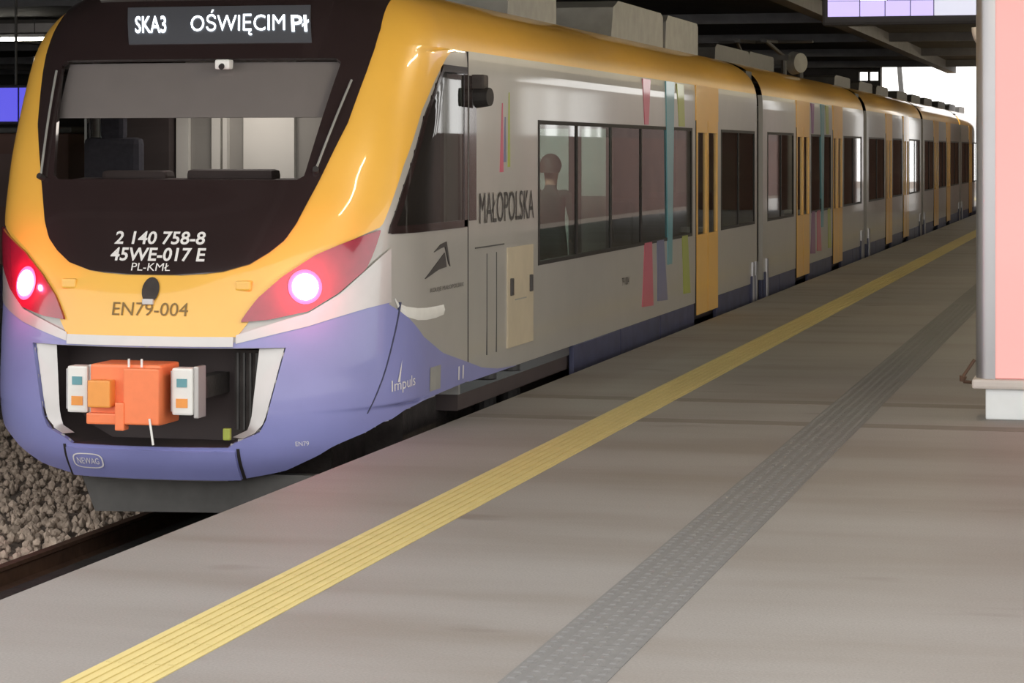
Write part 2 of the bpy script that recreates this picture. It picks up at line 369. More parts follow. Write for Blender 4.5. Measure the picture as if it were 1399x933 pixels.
# hanging display above the near platform
dp = thing('departure_display', (-2.2, 24, 3.2), 'pale violet lit departure display hanging from the canopy', 'display')
MB().bbox(-2.92, -.55, 23.9, 24.12, 3.15, 4.05, .03).build('housing', 'black', dp)
rows = [(-2.86, -2.56, 'screen_pale'), (-2.55, -2.32, 'screen_pale'), (-2.31, -2.08, 'screen_pale'), (-2.07, -1.86, 'screen_pale'), (-1.85, -.62, 'screen_grey')]
for x0, x1, m in rows: MB().box(x0, x1, 23.88, 23.9, 3.235, 3.38).build('display_row', m, dp)
for x0, x1, m in [(-2.86, -2.56, 'screen_pale'), (-2.55, -2.30, 'screen_white'), (-2.29, -2.0, 'screen_pale'), (-1.99, -.62, 'screen_grey')]:
    MB().box(x0, x1, 23.88, 23.9, 3.385, 3.98).build('display_row', m, dp)
for x in (-2.6, -.9): MB().tube((x, 24, 4.0), (x, 24, 4.73), .03, n=8).build('hanger', 'dark_grey', dp)
# small curved pale bracket lamp beside it
br = thing('wall_camera', (-1.2, 20.5, 2.76), 'small pale rounded camera dome beside the pink panel', 'camera')
br0 = MB()
for i in range(8):
    a0 = math.pi/2*i/8; a1 = math.pi/2*(i+1)/8
    br0.tube((-1.18, 20.5, 2.95-.17*math.sin(a0)), (-1.18, 20.5, 2.95-.17*math.sin(a1)), .11*math.cos(a0), max(.11*math.cos(a1), .002), 16, i == 0)
br0.build('dome', 'ledge', br, True)
MB().tube((-1.18, 20.5, 2.94), (-1.18, 20.5, 4.73), .02, n=8).build('stem', 'dark_grey', br)

# ------------------------------------------------------------------ pink lit panel on white plinth (right)
tp = thing('advertising_panel', (-.35, 18.45, 0), 'tall pink lit panel with rounded aluminium frame on a white plinth', 'advertising panel')
MB().bbox(-1.055, .48, 18.36, 18.62, 0, .225, .012).build('plinth', 'plinth', tp)
MB().bbox(-1.15, .58, 18.30, 18.68, .225, .295, .02).build('ledge', 'ledge', tp)
def frame_profile(x, s):
    f = MB(); n = 18; pts = []
    for i in range(n+1):
        a = -math.pi/2 + math.pi*i/n
        pts.append((x - s*.145*math.cos(a)**.7 if math.cos(a) > 1e-6 else x, 18.49 + .13*math.sin(a)))
    f.prism([(px_, py_, .295) for px_, py_ in pts], (0, 0, 2.95)); return f
frame_profile(-.985, 1).build('frame_post', 'alu', tp, True)
frame_profile(.41, -1).build('frame_post', 'alu', tp, True)
MB().bbox(-1.12, .55, 18.37, 18.61, 3.24, 3.36, .03).build('frame_top', 'alu', tp)
MB().box(-.985, .41, 18.375, 18.60, .30, 3.24).build('lit_panel', 'light_panel', tp)
m = MB(); m.tube((-1.135, 18.40, .43), (-1.215, 18.38, .31), .012, n=8); m.tube((-1.215, 18.38, .31), (-1.222, 18.38, .27), .028, .02, 10); m.tube((-1.215, 18.38, .27), (-1.14, 18.4, .262), .012, n=8)
m.build('latch', 'rail', tp)

# ------------------------------------------------------------------ cab nose surface (metres; x from car centre line, y along track, z above platform)
CAB_END = 18.19
def P(t, z):
    a = A(z); n = NPz(z); bb = BLz(z); s = 1 if t >= 0 else -1; u = abs(t)
    if u >= 1: return Vector((CX + s*a, yf(z)+bb+(u-1), z))
    th = u*math.pi/2
    return Vector((CX + s*a*math.sin(th)**(2/n), yf(z)+bb-bb*max(math.cos(th), 0)**(2/n), z))
def TX(x, z):
    s = 1 if x >= 0 else -1; q = min(abs(x)/A(z), 1)
    return s*math.asin(q**(NPz(z)/2))/(math.pi/2)
def TY(y, z):
    bb = BLz(z); e = yf(z)+bb
    if y >= e: return 1 + (y-e)
    return math.acos(min(max((e-y)/bb, 0), 1)**(NPz(z)/2))/(math.pi/2)
def PN(t, z, off):
    p = P(t, z); dt = .004; dz = .004
    a = P(t+dt, z)-P(t-dt, z); c = P(t, min(z+dz, 3.249))-P(t, z-dz)
    n = a.cross(c)
    if n.length < 1e-9: return p
    n.normalize(); ref = Vector((p.x-CX, min(p.y-17.3, 0), (p.z-1.6)*.5))
    if n.dot(ref) < 0: n = -n
    return p + n*off
def F(x, z, off=0): return PN(TX(x, z), z, off)       # point on the front by lateral offset
def S(y, z, off=0, side=1): return PN(side*TY(y, z), z, off)   # point on the flank by distance along track
def lin(tab, z):
    if z <= tab[0][0]: return tab[0][1]
    for (a, va), (c, vc) in zip(tab, tab[1:]):
        if z <= c: return va + (vc-va)*(z-a)/(c-a)
    return tab[-1][1]
def zrange(a, c, n): return [a+(c-a)*i/n for i in range(n+1)]
def patch(mb, tl, tr, zs, nc, off, rim=.012):
    n = len(zs); rows = []
    for z in zs:
        l, r = tl(z), tr(z)
        rows.append([(l+(r-l)*j/nc, z) for j in range(nc+1)])
    vs = [PN(t, z, off) for row in rows for t, z in row]
    fs = [(i*(nc+1)+j, i*(nc+1)+j+1, (i+1)*(nc+1)+j+1, (i+1)*(nc+1)+j) for i in range(n-1) for j in range(nc)]
    o = len(vs)
    ring = [(0, j) for j in range(nc)] + [(i, nc) for i in range(n-1)] + [(n-1, j) for j in range(nc, 0, -1)] + [(i, 0) for i in range(n-1, 0, -1)]
    vs += [PN(*rows[i][j], off-rim) for i, j in ring]
    k = len(ring)
    for q in range(k):
        i0, j0 = ring[q]; i1, j1 = ring[(q+1) % k]
        fs.append((i0*(nc+1)+j0, o+q, o+(q+1) % k, i1*(nc+1)+j1))
    return mb.add(vs, fs)
def both(mb, xl, xr, zs, nc, off, rim=.012, f=TX):
    patch(mb, lambda z: f(xl(z), z), lambda z: f(xr(z), z), zs, nc, off, rim)
    patch(mb, lambda z: -f(xr(z), z), lambda z: -f(xl(z), z), zs, nc, off, rim)

CAR_GROUP = 'coupled cars of the yellow and silver train'
lead = thing('train_car', (CX, 24, RAIL_Z), 'front train car with yellow nose, black windscreen and lit red tail lamps', 'train car', CAR_GROUP)

MASK = [(1.105, .20), (1.115, .36), (1.13, .48), (1.18, .65), (1.26, .77), (1.34, .855), (1.45, .915), (1.74, 1.02), (2.135, 1.15), (2.5, 1.215), (2.65, 1.235), (2.80, 1.24), (3.04, 1.215), (3.16, 1.05), (3.22, .85)]
mask_w = lambda z: lin(MASK, z)
WS0, WS1 = 1.742, 2.585
def ws_w(z):
    w = .915 + (1.05-.915)*(z-WS0)/(WS1-WS0)
    e = min(z-WS0, WS1-z)
    return w - (.04-math.sqrt(max(.04**2-(.04-e)**2, 0)) if e < .04 else 0)
REC = [(-.03, .56), (.0, .60), (.07, .76), (.15, .80), (.63, .912)]
rec_w = lambda z: lin(REC, z)
REC0, REC1 = -.03, .632
YO = [(1.427, 16.378), (1.853, 16.65), (2.241, 16.974), (2.45, 17.24), (2.56, 17.42), (2.64, 17.58), (2.68, 17.72), (2.70, 17.95)]
def yel_t(z):
    if z < 1.427: return TX(lin([(.70, .62), (.95, .76), (1.24, 1.08), (1.427, 1.397)], z), z)
    return TY(lin(YO, z), z)
PB = [(-.262, .54), (-.2, .87), (-.10, 1.08), (-.04, 1.17), (.035, 1.335), (.09, 1.41)]      # purple lower edge round the corner
def pur_t(z):
    if z <= .09: return TX(lin(PB, z), z)
    if z <= .21: return TY(lin([(.09, 16.42), (.15, 16.62), (.18, 16.95), (.195, 17.4), (.21, CAB_END)], z), z)
    return TY(lin([(.21, CAB_END), (.348, CAB_END), (.479, 17.45), (.633, 16.95), (.78, 16.68), (.897, 16.42), (.908, 16.45)], z), z)
pur_in = lambda z: lin([(.632, .0), (.645, .05), (.665, .58), (.774, 1.032), (.881, 1.335), (.908, 1.45)], z)
CW0, CW1 = 1.40, 2.56
cw_l = lambda z: lin([(1.40, 16.47), (1.70, 16.66), (2.2, 17.05), (2.5, 17.42), (2.56, 17.52)], z)

# silver base shell with openings
sh = MB(); zs = zrange(-.275, 2.5, 92) + zrange(2.51, 3.25, 34); NC = 132
for z in zs:
    ext = CAB_END - yf(z) - BLz(z)
    for j in range(NC+1):
        s = -1 + 2*j/NC; u = abs(s); t = u/.72 if u < .72 else 1 + (u-.72)/.28*ext
        sh.v.append(tuple(P(math.copysign(t, s), z)))
for i in range(len(zs)-1):
    for j in range(NC):
        q = [i*(NC+1)+j, i*(NC+1)+j+1, (i+1)*(NC+1)+j+1, (i+1)*(NC+1)+j]
        c = sum((Vector(sh.v[k]) for k in q), Vector())/4; x = abs(c.x-CX); z = c.z
        if WS0-.03 < z < WS1+.03 and x < ws_w(min(max(z, WS0+.04), WS1-.04))+.03 and c.y < 17.2: continue
        if REC0-.01 < z < REC1+.01 and x < rec_w(z)+.01 and c.y < 16.6: continue
        if CW0-.01 < z < CW1+.01 and c.y > cw_l(z)-.02 and c.y < 18.12 and x > 1.2: continue
        if z < .215 and TY(c.y, z) > pur_t(max(z, -.262))-.012: continue
        sh.f.append(tuple(q))
sh.build('cab_shell', 'silver', lead, True)

y_ = MB()
both(y_, lambda z: mask_w(z)-.03, lambda z: 0, [1.10, 1.11], 1, .008) if False else None
patch(y_, lambda z: -TX(.61+(z-.705)*.7, z), lambda z: TX(.61+(z-.705)*.7, z), zrange(.705, .80, 3), 24, .010)
patch(y_, lambda z: -yel_t(z), lambda z: yel_t(z), zrange(.80, 1.135, 12), 40, .010)
zz = zrange(1.135, 2.70, 60)
for sg in (1, -1):
    patch(y_, lambda z: sg*TX(mask_w(z)-.035, z), lambda z: sg*yel_t(z), zz, 24, .010)
    patch(y_, lambda z: sg*TX(mask_w(z)-.035, z), lambda z: sg*TY(CAB_END, z), zrange(2.70, 3.215, 24), 36, .010)
patch(y_, lambda z: -TY(CAB_END, z), lambda z: TY(CAB_END, z), zrange(3.212, 3.249, 4), 60, .010)
y_.build('front_fairing', 'yellow', lead, True)

m_ = MB()
patch(m_, lambda z: -TX(mask_w(z), z), lambda z: TX(mask_w(z), z), [1.105, 1.115, 1.13, 1.155] + zrange(1.18, WS0, 22), 40, .022, .03)
patch(m_, lambda z: -TX(mask_w(z), z), lambda z: TX(mask_w(z), z), zrange(WS1, 3.22, 24), 40, .022, .03)
both(m_, lambda z: ws_w(z), lambda z: mask_w(z), zrange(WS0, WS1, 30), 8, .022, .03)
m_.build('windscreen_surround', 'mask', lead, True)
g_ = MB(); patch(g_, lambda z: -TX(ws_w(z)+.004, z), lambda z: TX(ws_w(z)+.004, z), zrange(WS0, WS1, 24), 36, .015, .004)
g_.build('windscreen', 'screen_glass', lead, True)
# pale top cowl
c_ = MB(); patch(c_, lambda z: -TX(min(.95, A(z)*.7), z), lambda z: TX(min(.95, A(z)*.7), z), zrange(3.035, 3.20, 8), 24, .045, .03); c_.build('top_cowl', 'grey', lead, True)

p_ = MB()
patch(p_, lambda z: -pur_t(z), lambda z: pur_t(z), [-.262, -.25] + zrange(-.235, REC0, 10), 60, .012)
both(p_, lambda z: TX(rec_w(z), z), lambda z: pur_t(z), zrange(REC0, .09, 8) + zrange(.10, .21, 14) + zrange(.225, REC1, 26), 36, .012, .03, f=lambda t, z: t)
both(p_, lambda z: TX(pur_in(z), z), lambda z: pur_t(z), zrange(REC1, .905, 24), 30, .012, f=lambda t, z: t)
p_.build('lower_fairing', 'purple', lead, True)
# curved lip under the bumper
lip = MB(); patch(lip, lambda z: -TX(.60, z), lambda z: TX(.60, z), zrange(-.245, -.05, 10), 24, .030, .02); lip.build('bumper_panel', 'purple', lead, True)
for sx in (-1, 1):
    q = MB(); patch(q, lambda z: TX(sx*.62-.010, z), lambda z: TX(sx*.62+.010, z), zrange(-.255, -.035, 12), 2, .0165); q.build('bumper_seam', 'black', lead)
    q = MB(); xs = lambda z: lin([(.16, 1.345), (.22, 1.368), (.30, 1.392), (.38, 1.411), (.47, 1.428), (.58, 1.444), (.70, 1.458), (.895, 1.475)], z)
    patch(q, lambda z: TX(sx*(xs(z)-.003), z), lambda z: TX(sx*(xs(z)+.002), z), zrange(.16, .90, 20), 1, .0145); q.build('panel_seam', 'skirt', lead)
# silver trim under the yellow
q = MB(); patch(q, lambda z: -TX(.59, z), lambda z: TX(.59, z), zrange(.640, .704, 6), 24, .032, .03); q.build('front_trim', 'trim', lead, True)
for sx in (1, -1):
    q = MB(); tb_ = lambda x: lin([(.60, .655), (1.03, .765), (1.335, .872), (1.45, .905)], x)
    n = 24; vs = []
    for i in range(n+1):
        x = .605 + (1.44-.605)*i/n; z0 = tb_(x)+.004; z1 = lin([(.60, .715), (.85, .80), (1.03, .858), (1.2, .985), (1.34, 1.15), (1.44, 1.28)], x)
        for k in range(5): vs.append(F(sx*x, z0+(z1-z0)*k/4, .016))
    q.add(vs, [(i*5+k, i*5+k+1, (i+1)*5+k+1, (i+1)*5+k) for i in range(n) for k in range(4)]); q.build('side_trim', 'trim', lead, True)

# tail lamp clusters: upper and lower edge by lateral offset
LU = [(.633, .812), (.66, .86), (.722, .955), (.86, 1.095), (1.049, 1.24), (1.2, 1.318), (1.385, 1.405)]
LL = [(.633, .800), (.80, .815), (1.027, .868), (1.185, .985), (1.322, 1.141), (1.36, 1.26), (1.385, 1.392)]
for sx in (1, -1):
    cl = MB(); n = 40; k = 8; vs = []
    for i in range(n+1):
        x = .633 + (1.385-.633)*i/n; a, c = lin(LL, x), lin(LU, x)
        for j in range(k+1): vs.append(F(sx*x, a+(c-a)*j/k, .030))
    fs = [(i*(k+1)+j, i*(k+1)+j+1, (i+1)*(k+1)+j+1, (i+1)*(k+1)+j) for i in range(n) for j in range(k)]
    o = len(vs); ring = [(0, j) for j in range(k)] + [(i, k) for i in range(n)] + [(n, j) for j in range(k, 0, -1)] + [(i, 0) for i in range(n, 0, -1)]
    for i, j in ring:
        x = .633 + (1.385-.633)*i/n; a, c = lin(LL, x), lin(LU, x); vs.append(F(sx*x, a+(c-a)*j/k, -.02))
    for q in range(len(ring)):
        i0, j0 = ring[q]; i1, j1 = ring[(q+1) % len(ring)]; fs.append((i0*(k+1)+j0, o+q, o+(q+1) % len(ring), i1*(k+1)+j1))
    cl.add(vs, fs); lens = cl.build('tail_lamp', 'red_lens', lead, True)
    ctr = F(sx*1.0, 1.03, 0); nrm = (F(sx*1.0, 1.03, .1)-ctr).normalized()
    def disc(r, off, m, name, dome):
        d = MB(); u = nrm.orthogonal().normalized(); w = nrm.cross(u); nn = 24; vs = [ctr + nrm*(off+dome)]; ff = []
        for kk in range(1, 5):
            for i in range(nn):
                a = 2*math.pi*i/nn; rr = r*kk/4; vs.append(ctr + nrm*(off+dome*(1-(kk/4)**2)) + u*math.cos(a)*rr + w*math.sin(a)*rr)
        for i in range(nn): ff.append((0, 1+i, 1+(i+1) % nn))
        for kk in range(3):
            for i in range(nn): ff.append((1+kk*nn+i, 1+(kk+1)*nn+i, 1+(kk+1)*nn+(i+1) % nn, 1+kk*nn+(i+1) % nn))
        d.add(vs, ff); return d.build(name, m, lens, True)
    disc(.118, .033, 'bulb_glow', 'lamp_glow', .006); disc(.088, .042, 'bulb', 'bulb', .022)
    L = bpy.data.lights.new('tail_lamp_light', 'POINT'); L.energy = 9; L.color = (1, .08, .18); L.shadow_soft_size = .02
    lo = bpy.data.objects.new('tail_lamp_light', L); C.objects.link(lo); lo.location = ctr + nrm*.20

# lettering on the nose
def ftext(name, txt, x0, x1, z0, z1, m, off=.03, shear=0, bold=0):
    return text(name, txt, lambda u, v: F(x0+(x1-x0)*u, z0+(z1-z0)*v, off), m, lead, shear, bold)
ftext('number_lettering', '2 140 758-8', -.325, .325, 1.300, 1.388, 'white_ink', bold=.022)
ftext('number_lettering', '45WE-017 E', -.335, .345, 1.190, 1.280, 'white_ink', bold=.022)
ftext('number_lettering', 'PL-KMŁ', -.165, .115, 1.128, 1.178, 'white_ink')
ftext('number_lettering', 'EN79-004', -.265, .275, .838, .925, 'yellow_ink', .016)
# oval socket cover, square studs
q = MB(); n = 20
q.add([F(-.005, 1.0, .03)] + [F(-.005+.062*math.cos(2*math.pi*i/n), 1.005+.085*math.sin(2*math.pi*i/n), .022) for i in range(n)], [(0, 1+i, 1+(i+1) % n) for i in range(n)])
so = q.build('socket_cover', 'under', lead)
q = MB(); q.bbox(CX-.05, CX+.03, F(0, .93).y-.035, F(0, .93).y, .915, .955, .006); q.build('socket_latch', 'trim', so)
for sx in (-1, 1):
    c = F(sx*.63, 1.045); q = MB(); q.bbox(c.x-.055, c.x+.055, c.y-.035, c.y+.05, 1.012, 1.078, .012); q.build('stud', 'yellow', lead)
# maker plate on the bumper
q = MB(); n = 28; vs = []
for rr in (1, .86):
    for i in range(n):
        a = 2*math.pi*i/n; ca, sa = math.cos(a), math.sin(a)
        vs.append(F(-.435+.118*rr**.6*math.copysign(abs(ca)**.6, ca), -.128+.05*rr*math.copysign(abs(sa)**.6, sa), .036))
q.add(vs, [(i, (i+1) % n, n+(i+1) % n, n+i) for i in range(n)]); pl = q.build('maker_plate', 'white_ink', lead)
text('lettering', 'NEWAG', lambda u, v: F(-.52+.17*u, -.148+.04*v, .036), 'white_ink', pl)
ftext('small_lettering', 'EN79', .965, 1.04, -.025, .005, 'white_ink', .016)

# destination display
q = MB(); patch(q, lambda z: TX(-.535-.39*(z-2.70), z), lambda z: TX(.82-.30*(z-2.70), z), zrange(2.695, 2.965, 10), 30, .030, .03); dd = q.build('destination_display', 'led_back', lead, True)
text('lettering', 'SKA3', lambda u, v: F(-.505+.24*u-.045*v, 2.77+.125*v, .036), 'led', dd, bold=.014)
text('lettering', 'OŚWIĘCIM', lambda u, v: F(-.075+.70*u-.055*v, 2.745+.19*v, .036), 'led', dd)
text('lettering', 'Pł', lambda u, v: F(.665+.125*u-.04*v, 2.768+.12*v, .036), 'led', dd, bold=.014)
# windscreen sensor, wipers
c = F(.235, 2.555, .03); q = MB(); q.bbox(c.x-.055, c.x+.055, c.y-.07, c.y+.02, 2.52, 2.59, .015); cm = q.build('front_camera', 'white', lead)
MB().tube((c.x, c.y-.085, 2.535), (c.x, c.y-.06, 2.545), .02, n=12).build('lens', 'black', cm)
for xa, za, xb, zb in ((-1.005, 1.75, -1.055, 2.50), (.99, 1.80, 1.13, 2.42)):
    q = MB(); pts = [F(xa+(xb-xa)*i/10, za+(zb-za)*i/10, .05) for i in range(11)]
    for a, c in zip(pts, pts[1:]): q.tube(a, c, .009, n=6)
    w = q.build('wiper', 'grey', lead)
    MB().tube(F(xa, za, .02), F(xa, za, .07), .022, n=10).build('pivot', 'black', w)

# coupler recess
rc = MB(); zsr = zrange(REC0, REC1, 8); dy = 16.05
for sx in (-1, 1):
    vs = []
    for z in zsr: vs += [F(sx*rec_w(z), z, .0), Vector((CX+sx*(rec_w(z)-.12), dy, z))]
    rc.add(vs, [(2*i, 2*i+1, 2*i+3, 2*i+2) for i in range(8)])
rc.add([(CX+s*(rec_w(z)-.12), dy, z) for z in zsr for s in (-1, 1)], [(2*i, 2*i+1, 2*i+3, 2*i+2) for i in range(8)])
for z in (REC0, REC1):
    n = 12; w = rec_w(z); vs = []
    for i in range(n+1): x = -w+2*w*i/n; vs += [F(x, z), Vector((CX+x, dy, z))]
    rc.add(vs, [(2*i, 2*i+1, 2*i+3, 2*i+2) for i in range(n)])
rc.build('coupler_recess', 'interior_dark', lead)
for sx in (-1, 1):
    q = MB(); vs = []
    for i in range(13):
        z = .025 + (.628-.025)*i/12; w = rec_w(z); wd = .07 + .085*i/12
        vs += [F(sx*(w-.004), z, -.015), F(sx*(w-wd), z, -.06)]
    q.add(vs, [(2*i, 2*i+1, 2*i+3, 2*i+2) for i in range(12)]); q.build('recess_flank', 'trim', lead, True)
q = MB(); q.box(CX+.50, CX+.70, 15.93, 16.04, .04, .60); q.build('recess_panel', 'under', lead)
for i in range(4): MB().box(CX+.52+i*.045, CX+.535+i*.045, 15.915, 15.93, .06, .58).build('panel_rib', 'dark_grey', lead)
cp = MB().bbox(CX-.265, CX+.235, 15.26, 15.60, .145, .545, .02).build('coupler_cover', 'orange', lead)
MB().bbox(CX-.005, CX+.245, 15.20, 15.28, .155, .525, .012).build('cover_plate', 'orange', cp)
MB().bbox(CX-.245, CX-.085, 15.17, 15.27, .265, .445, .012).build('cover_block', 'orange_light', cp)
MB().bbox(CX-.275, CX-.02, 15.22, 15.30, .150, .225, .012).build('cover_lip', 'orange', cp)
MB().bbox(CX-.06, CX+.005, 15.19, 15.28, .115, .30, .01).build('cover_tab', 'orange', cp)
MB().tube((CX, 15.5, .33), (CX, 16.06, .33), .14, n=16).build('coupler_shaft', 'under', cp)
for x in (.02, .11): MB().tube((CX+x, 15.24, .53), (CX+x, 15.24, .585), .008, n=8).build('cover_pin', 'white', cp)
MB().tube((CX+.185, 15.19, .20), (CX+.215, 15.18, .03), .008, n=8).build('pull_cord', 'white', cp)
for x0, x1 in ((-.445, -.30), (.295, .44)):
    bf = MB().bbox(CX+x0, CX+x1, 15.30, 15.42, .215, .525, .015).build('contact_box', 'white', lead)
    MB().bbox(CX+x0-.012, CX+x0+.012, 15.31, 15.46, .235, .505, .005).build('box_rail', 'alu', bf)
    MB().bbox(CX+x1+.0, CX+x1+.035, 15.32, 15.46, .195, .535, .008).build('box_rail', 'trim', bf)
    mx = (x0+x1)/2
    MB().box(CX+mx-.035, CX+mx+.035, 15.294, 15.30, .40, .455).build('blue_sticker', 'teal', bf)
    MB().box(CX+mx-.04, CX+mx+.04, 15.294, 15.30, .265, .325).build('yellow_sticker', 'orange_light', bf)
    MB().box(CX+mx-.05, CX+mx+.05, 15.40, 16.05, .30, .44).build('mount', 'under', bf)
MB().bbox(CX+.53, CX+.58, 15.62, 15.66, .02, .10, .008).build('yellow_hook', 'green', lead)

# plough and underframe below the nose
q = MB(); q.prism([(CX-.62, 15.90, -.24), (CX+1.22, 15.95, -.24), (CX+1.22, 15.98, -.50), (CX-.52, 15.93, -.53)], (0, .10, 0)); q.build('plough', 'dark_grey', lead)
q = MB(); q.box(CX-1.0, CX+1.0, 16.5, 18.5, -.34, .20); q.box(CX-1.28, CX+1.28, 17.3, 18.5, -.30, .19); q.box(CX-1.2, CX+1.2, 18.3, 33.0, -.30, .0); q.build('underframe', 'under', lead)
bo = MB().bbox(CX-1.12, CX-.96, 18.4, 21.6, -.45, -.12, .04)
bo.bbox(CX+.96, CX+1.12, 18.4, 21.6, -.45, -.12, .04).box(CX-.98, CX+.98, 19.7, 20.3, -.42, -.15)
bog = bo.build('bogie', 'under', lead)
for y in (18.85, 21.15):
    for s in (-1, 1): MB().tube((CX+s*.69, y, RAIL_Z+.42), (CX+s*.82, y, RAIL_Z+.42), .42, n=28).build('wheel', 'rail', bog)
for y in (18.85, 21.15):
    MB().bbox(CX+1.1, CX+1.24, y-.16, y+.16, -.5, -.18, .03).build('axle_box', 'under', bog)
for y in (19.6, 20.4): MB().tube((CX+1.3, y, -.2), (CX+1.3, y, .17), .09, n=14).build('air_spring', 'dark_grey', bog)

# cab interior
MB().box(CX-1.38, CX+1.38, 18.05, 18.14, .7, 2.65).build('cab_back_wall', 'interior', lead)
MB().box(CX-.20, CX+.21, 18.0, 18.05, .9, 2.6).build('cab_cupboard', 'interior_light', lead)
MB().box(CX-.75, CX-.65, 18.0, 18.05, .9, 2.6).build('cab_door_frame', 'interior_light', lead)
MB().box(CX-.46, CX-.39, 18.0, 18.05, .9, 2.6).build('cab_door_frame', 'interior_light', lead)
MB().box(CX-.365, CX-.33, 17.99, 18.05, .9, 2.6).build('cab_door_frame', 'interior_light', lead)
MB().box(CX-1.3, CX-.77, 17.9, 18.05, .9, 2.6).build('cab_dark_panel', 'interior_dark', lead)
MB().box(CX+.50, CX+1.38, 17.95, 18.05, .72, 2.62).build('cab_dark_panel', 'interior_dark', lead)  # dark panel added to darken the view through the side window
MB().box(CX-1.38, CX+1.38, 16.3, 18.14, .68, .72).build('cab_floor', 'interior_dark', lead)
MB().box(CX-1.38, CX+1.38, 16.95, 18.14, 2.63, 2.66).build('cab_ceiling', 'interior_dark', lead)
q = MB(); n = 16; vs = []
for i in range(n+1):
    x = -1.0+2.0*i/n; vs += [F(x, 1.735, -.03), F(x*.95, 1.74, -.03)+Vector((0, .52, .03)), F(x*.95, 1.74, -.03)+Vector((0, .55, -.45))]
q.add(vs, [(3*i+k, 3*i+k+1, 3*i+k+4, 3*i+k+3) for i in range(n) for k in range(2)]); q.build('dashboard', 'interior_dark', lead, True)
q = MB(); q.bbox(CX-.1, CX+.55, 16.55, 16.75, 1.72, 1.82, .04); q.bbox(CX-.75, CX-.25, 16.55, 16.75, 1.72, 1.81, .04); q.build('instrument_hood', 'interior_dark', lead)
q = MB(); patch(q, lambda z: -TX(ws_w(WS1-.05), z), lambda z: TX(ws_w(WS1-.05), z), zrange(2.205, 2.60, 6), 24, -.05, .006); q.build('sun_blind', 'blind', lead)
st = MB().bbox(CX-1.22, CX-.76, 17.30, 17.42, 1.25, 2.05, .05).bbox(CX-1.09, CX-.89, 17.31, 17.40, 2.03, 2.22, .04).build('driver_seat', 'seat', lead)
q = MB(); q.bbox(CX-.4, CX+.4, 17.3, 17.5, 2.58, 2.63, .01); q.build('cab_fill_lamp', 'white', lead)
L = bpy.data.lights.new('cab_fill_light', 'AREA'); L.energy = 11; L.size = .6; L.color = (1, .93, .85)  # added lamp, brightens the cab behind the windscreen
lo = bpy.data.objects.new('cab_fill_light', L); C.objects.link(lo); lo.location = (CX, 17.4, 2.57)

# cab side windows
for sd in (1, -1):
    q = MB(); patch(q, lambda z: sd*TY(cw_l(z), z), lambda z: sd*TY(18.10, z), zrange(CW0, CW1, 20), 20, .006, .004); q.build('cab_side_window', 'glass', lead, True)
    q = MB(); patch(q, lambda z: sd*TY(cw_l(z)-.03, z), lambda z: sd*TY(cw_l(z)+.035, z), zrange(CW0-.02, CW1+.02, 24), 3, .010, .02)
    for za, zb in ((CW0-.025, CW0+.03), (CW1-.03, CW1+.02)): patch(q, lambda z: sd*TY(cw_l(z), z), lambda z: sd*TY(18.15, z), [za, zb], 20, .009, .02)
    patch(q, lambda z: sd*TY(18.06, z), lambda z: sd*TY(18.15, z), zrange(CW0-.02, CW1+.02, 4), 2, .009, .02); q.build('window_gasket', 'mask', lead, True)
XS = CX + W            # flank plane towards the platform
def sbox(name, y0, y1, z0, z1, m, parent, d0=-.01, d1=.004, bev=0):
    q = MB(); (q.bbox(XS+d0, XS+d1, y0, y1, z0, z1, bev) if bev else q.box(XS+d0, XS+d1, y0, y1, z0, z1)); return q.build(name, m, parent)
def spoly(name, pts, m, parent, off=.005):
    q = MB(); q.prism([(XS-.004, y, z) for y, z in pts], (off+.004, 0, 0)); return q.build(name, m, parent)
sbox('door_seam', 18.183, 18.200, .22, 2.70, 'black', lead, -.03, .003)
sbox('corner_glass', 18.22, 18.43, 1.42, 2.52, 'mask', lead, -.02, .004)
cam_m = MB().bbox(XS-.02, XS+.10, 18.30, 18.44, 2.42, 2.53, .02); cam_m.build('side_camera', 'under', lead)
MB().tube((XS+.02, 18.38, 2.36), (XS+.13, 18.36, 2.36), .085, .07, 16).build('side_camera_ball', 'black', lead)
def stext(name, txt, y0, y1, z0, z1, m, parent, shear=0):
    return text(name, txt, lambda u, v: Vector((XS+.006, y0+(y1-y0)*u, z0+(z1-z0)*v)), m, parent, shear)
stext('region_lettering', 'MAŁOPOLSKA', 18.52, 20.30, 1.385, 1.625, 'ink', lead)
for (a, c, z0, z1, m) in ((19.16, 19.27, 1.78, 2.33, 'pink'), (19.29, 19.36, 1.86, 2.22, 'blue_s'), (19.42, 19.49, 1.82, 2.42, 'green')):
    spoly('accent_stripe', [(a, z0), (c, z0), (c-.02, z1), (c-.035, z1)], m, lead)
hp = sbox('access_hatch', 19.39, 20.26, .36, 1.17, 'beige', lead, -.01, .012, .004)
for y in (19.46, 20.12): sbox('hatch_handle', y, y+.07, .78, .92, 'ink', hp, .0, .03, .008)
sbox('hatch_hinge', 19.62, 20.0, .735, .745, 'grey', hp, .0, .016)
for y in (18.75, 19.05): sbox('panel_line', y, y+.012, .36, 1.15, 'dark_grey', lead)
sbox('panel_line', 18.40, 19.3, 1.20, 1.21, 'dark_grey', lead)
stext('operator_lettering', 'KOLEJE MAŁOPOLSKIE', 17.14, 18.05, .925, .965, 'ink', lead)
spoly('operator_logo', [(17.01, 1.04), (17.24, 1.115), (17.52, 1.205), (17.57, 1.10), (17.36, 1.09), (17.17, 1.062)], 'ink', lead, .008)
spoly('operator_logo', [(17.24, 1.22), (17.42, 1.27), (17.57, 1.285), (17.67, 1.10), (17.63, 1.12), (17.53, 1.25), (17.40, 1.24)], 'ink', lead, .008)
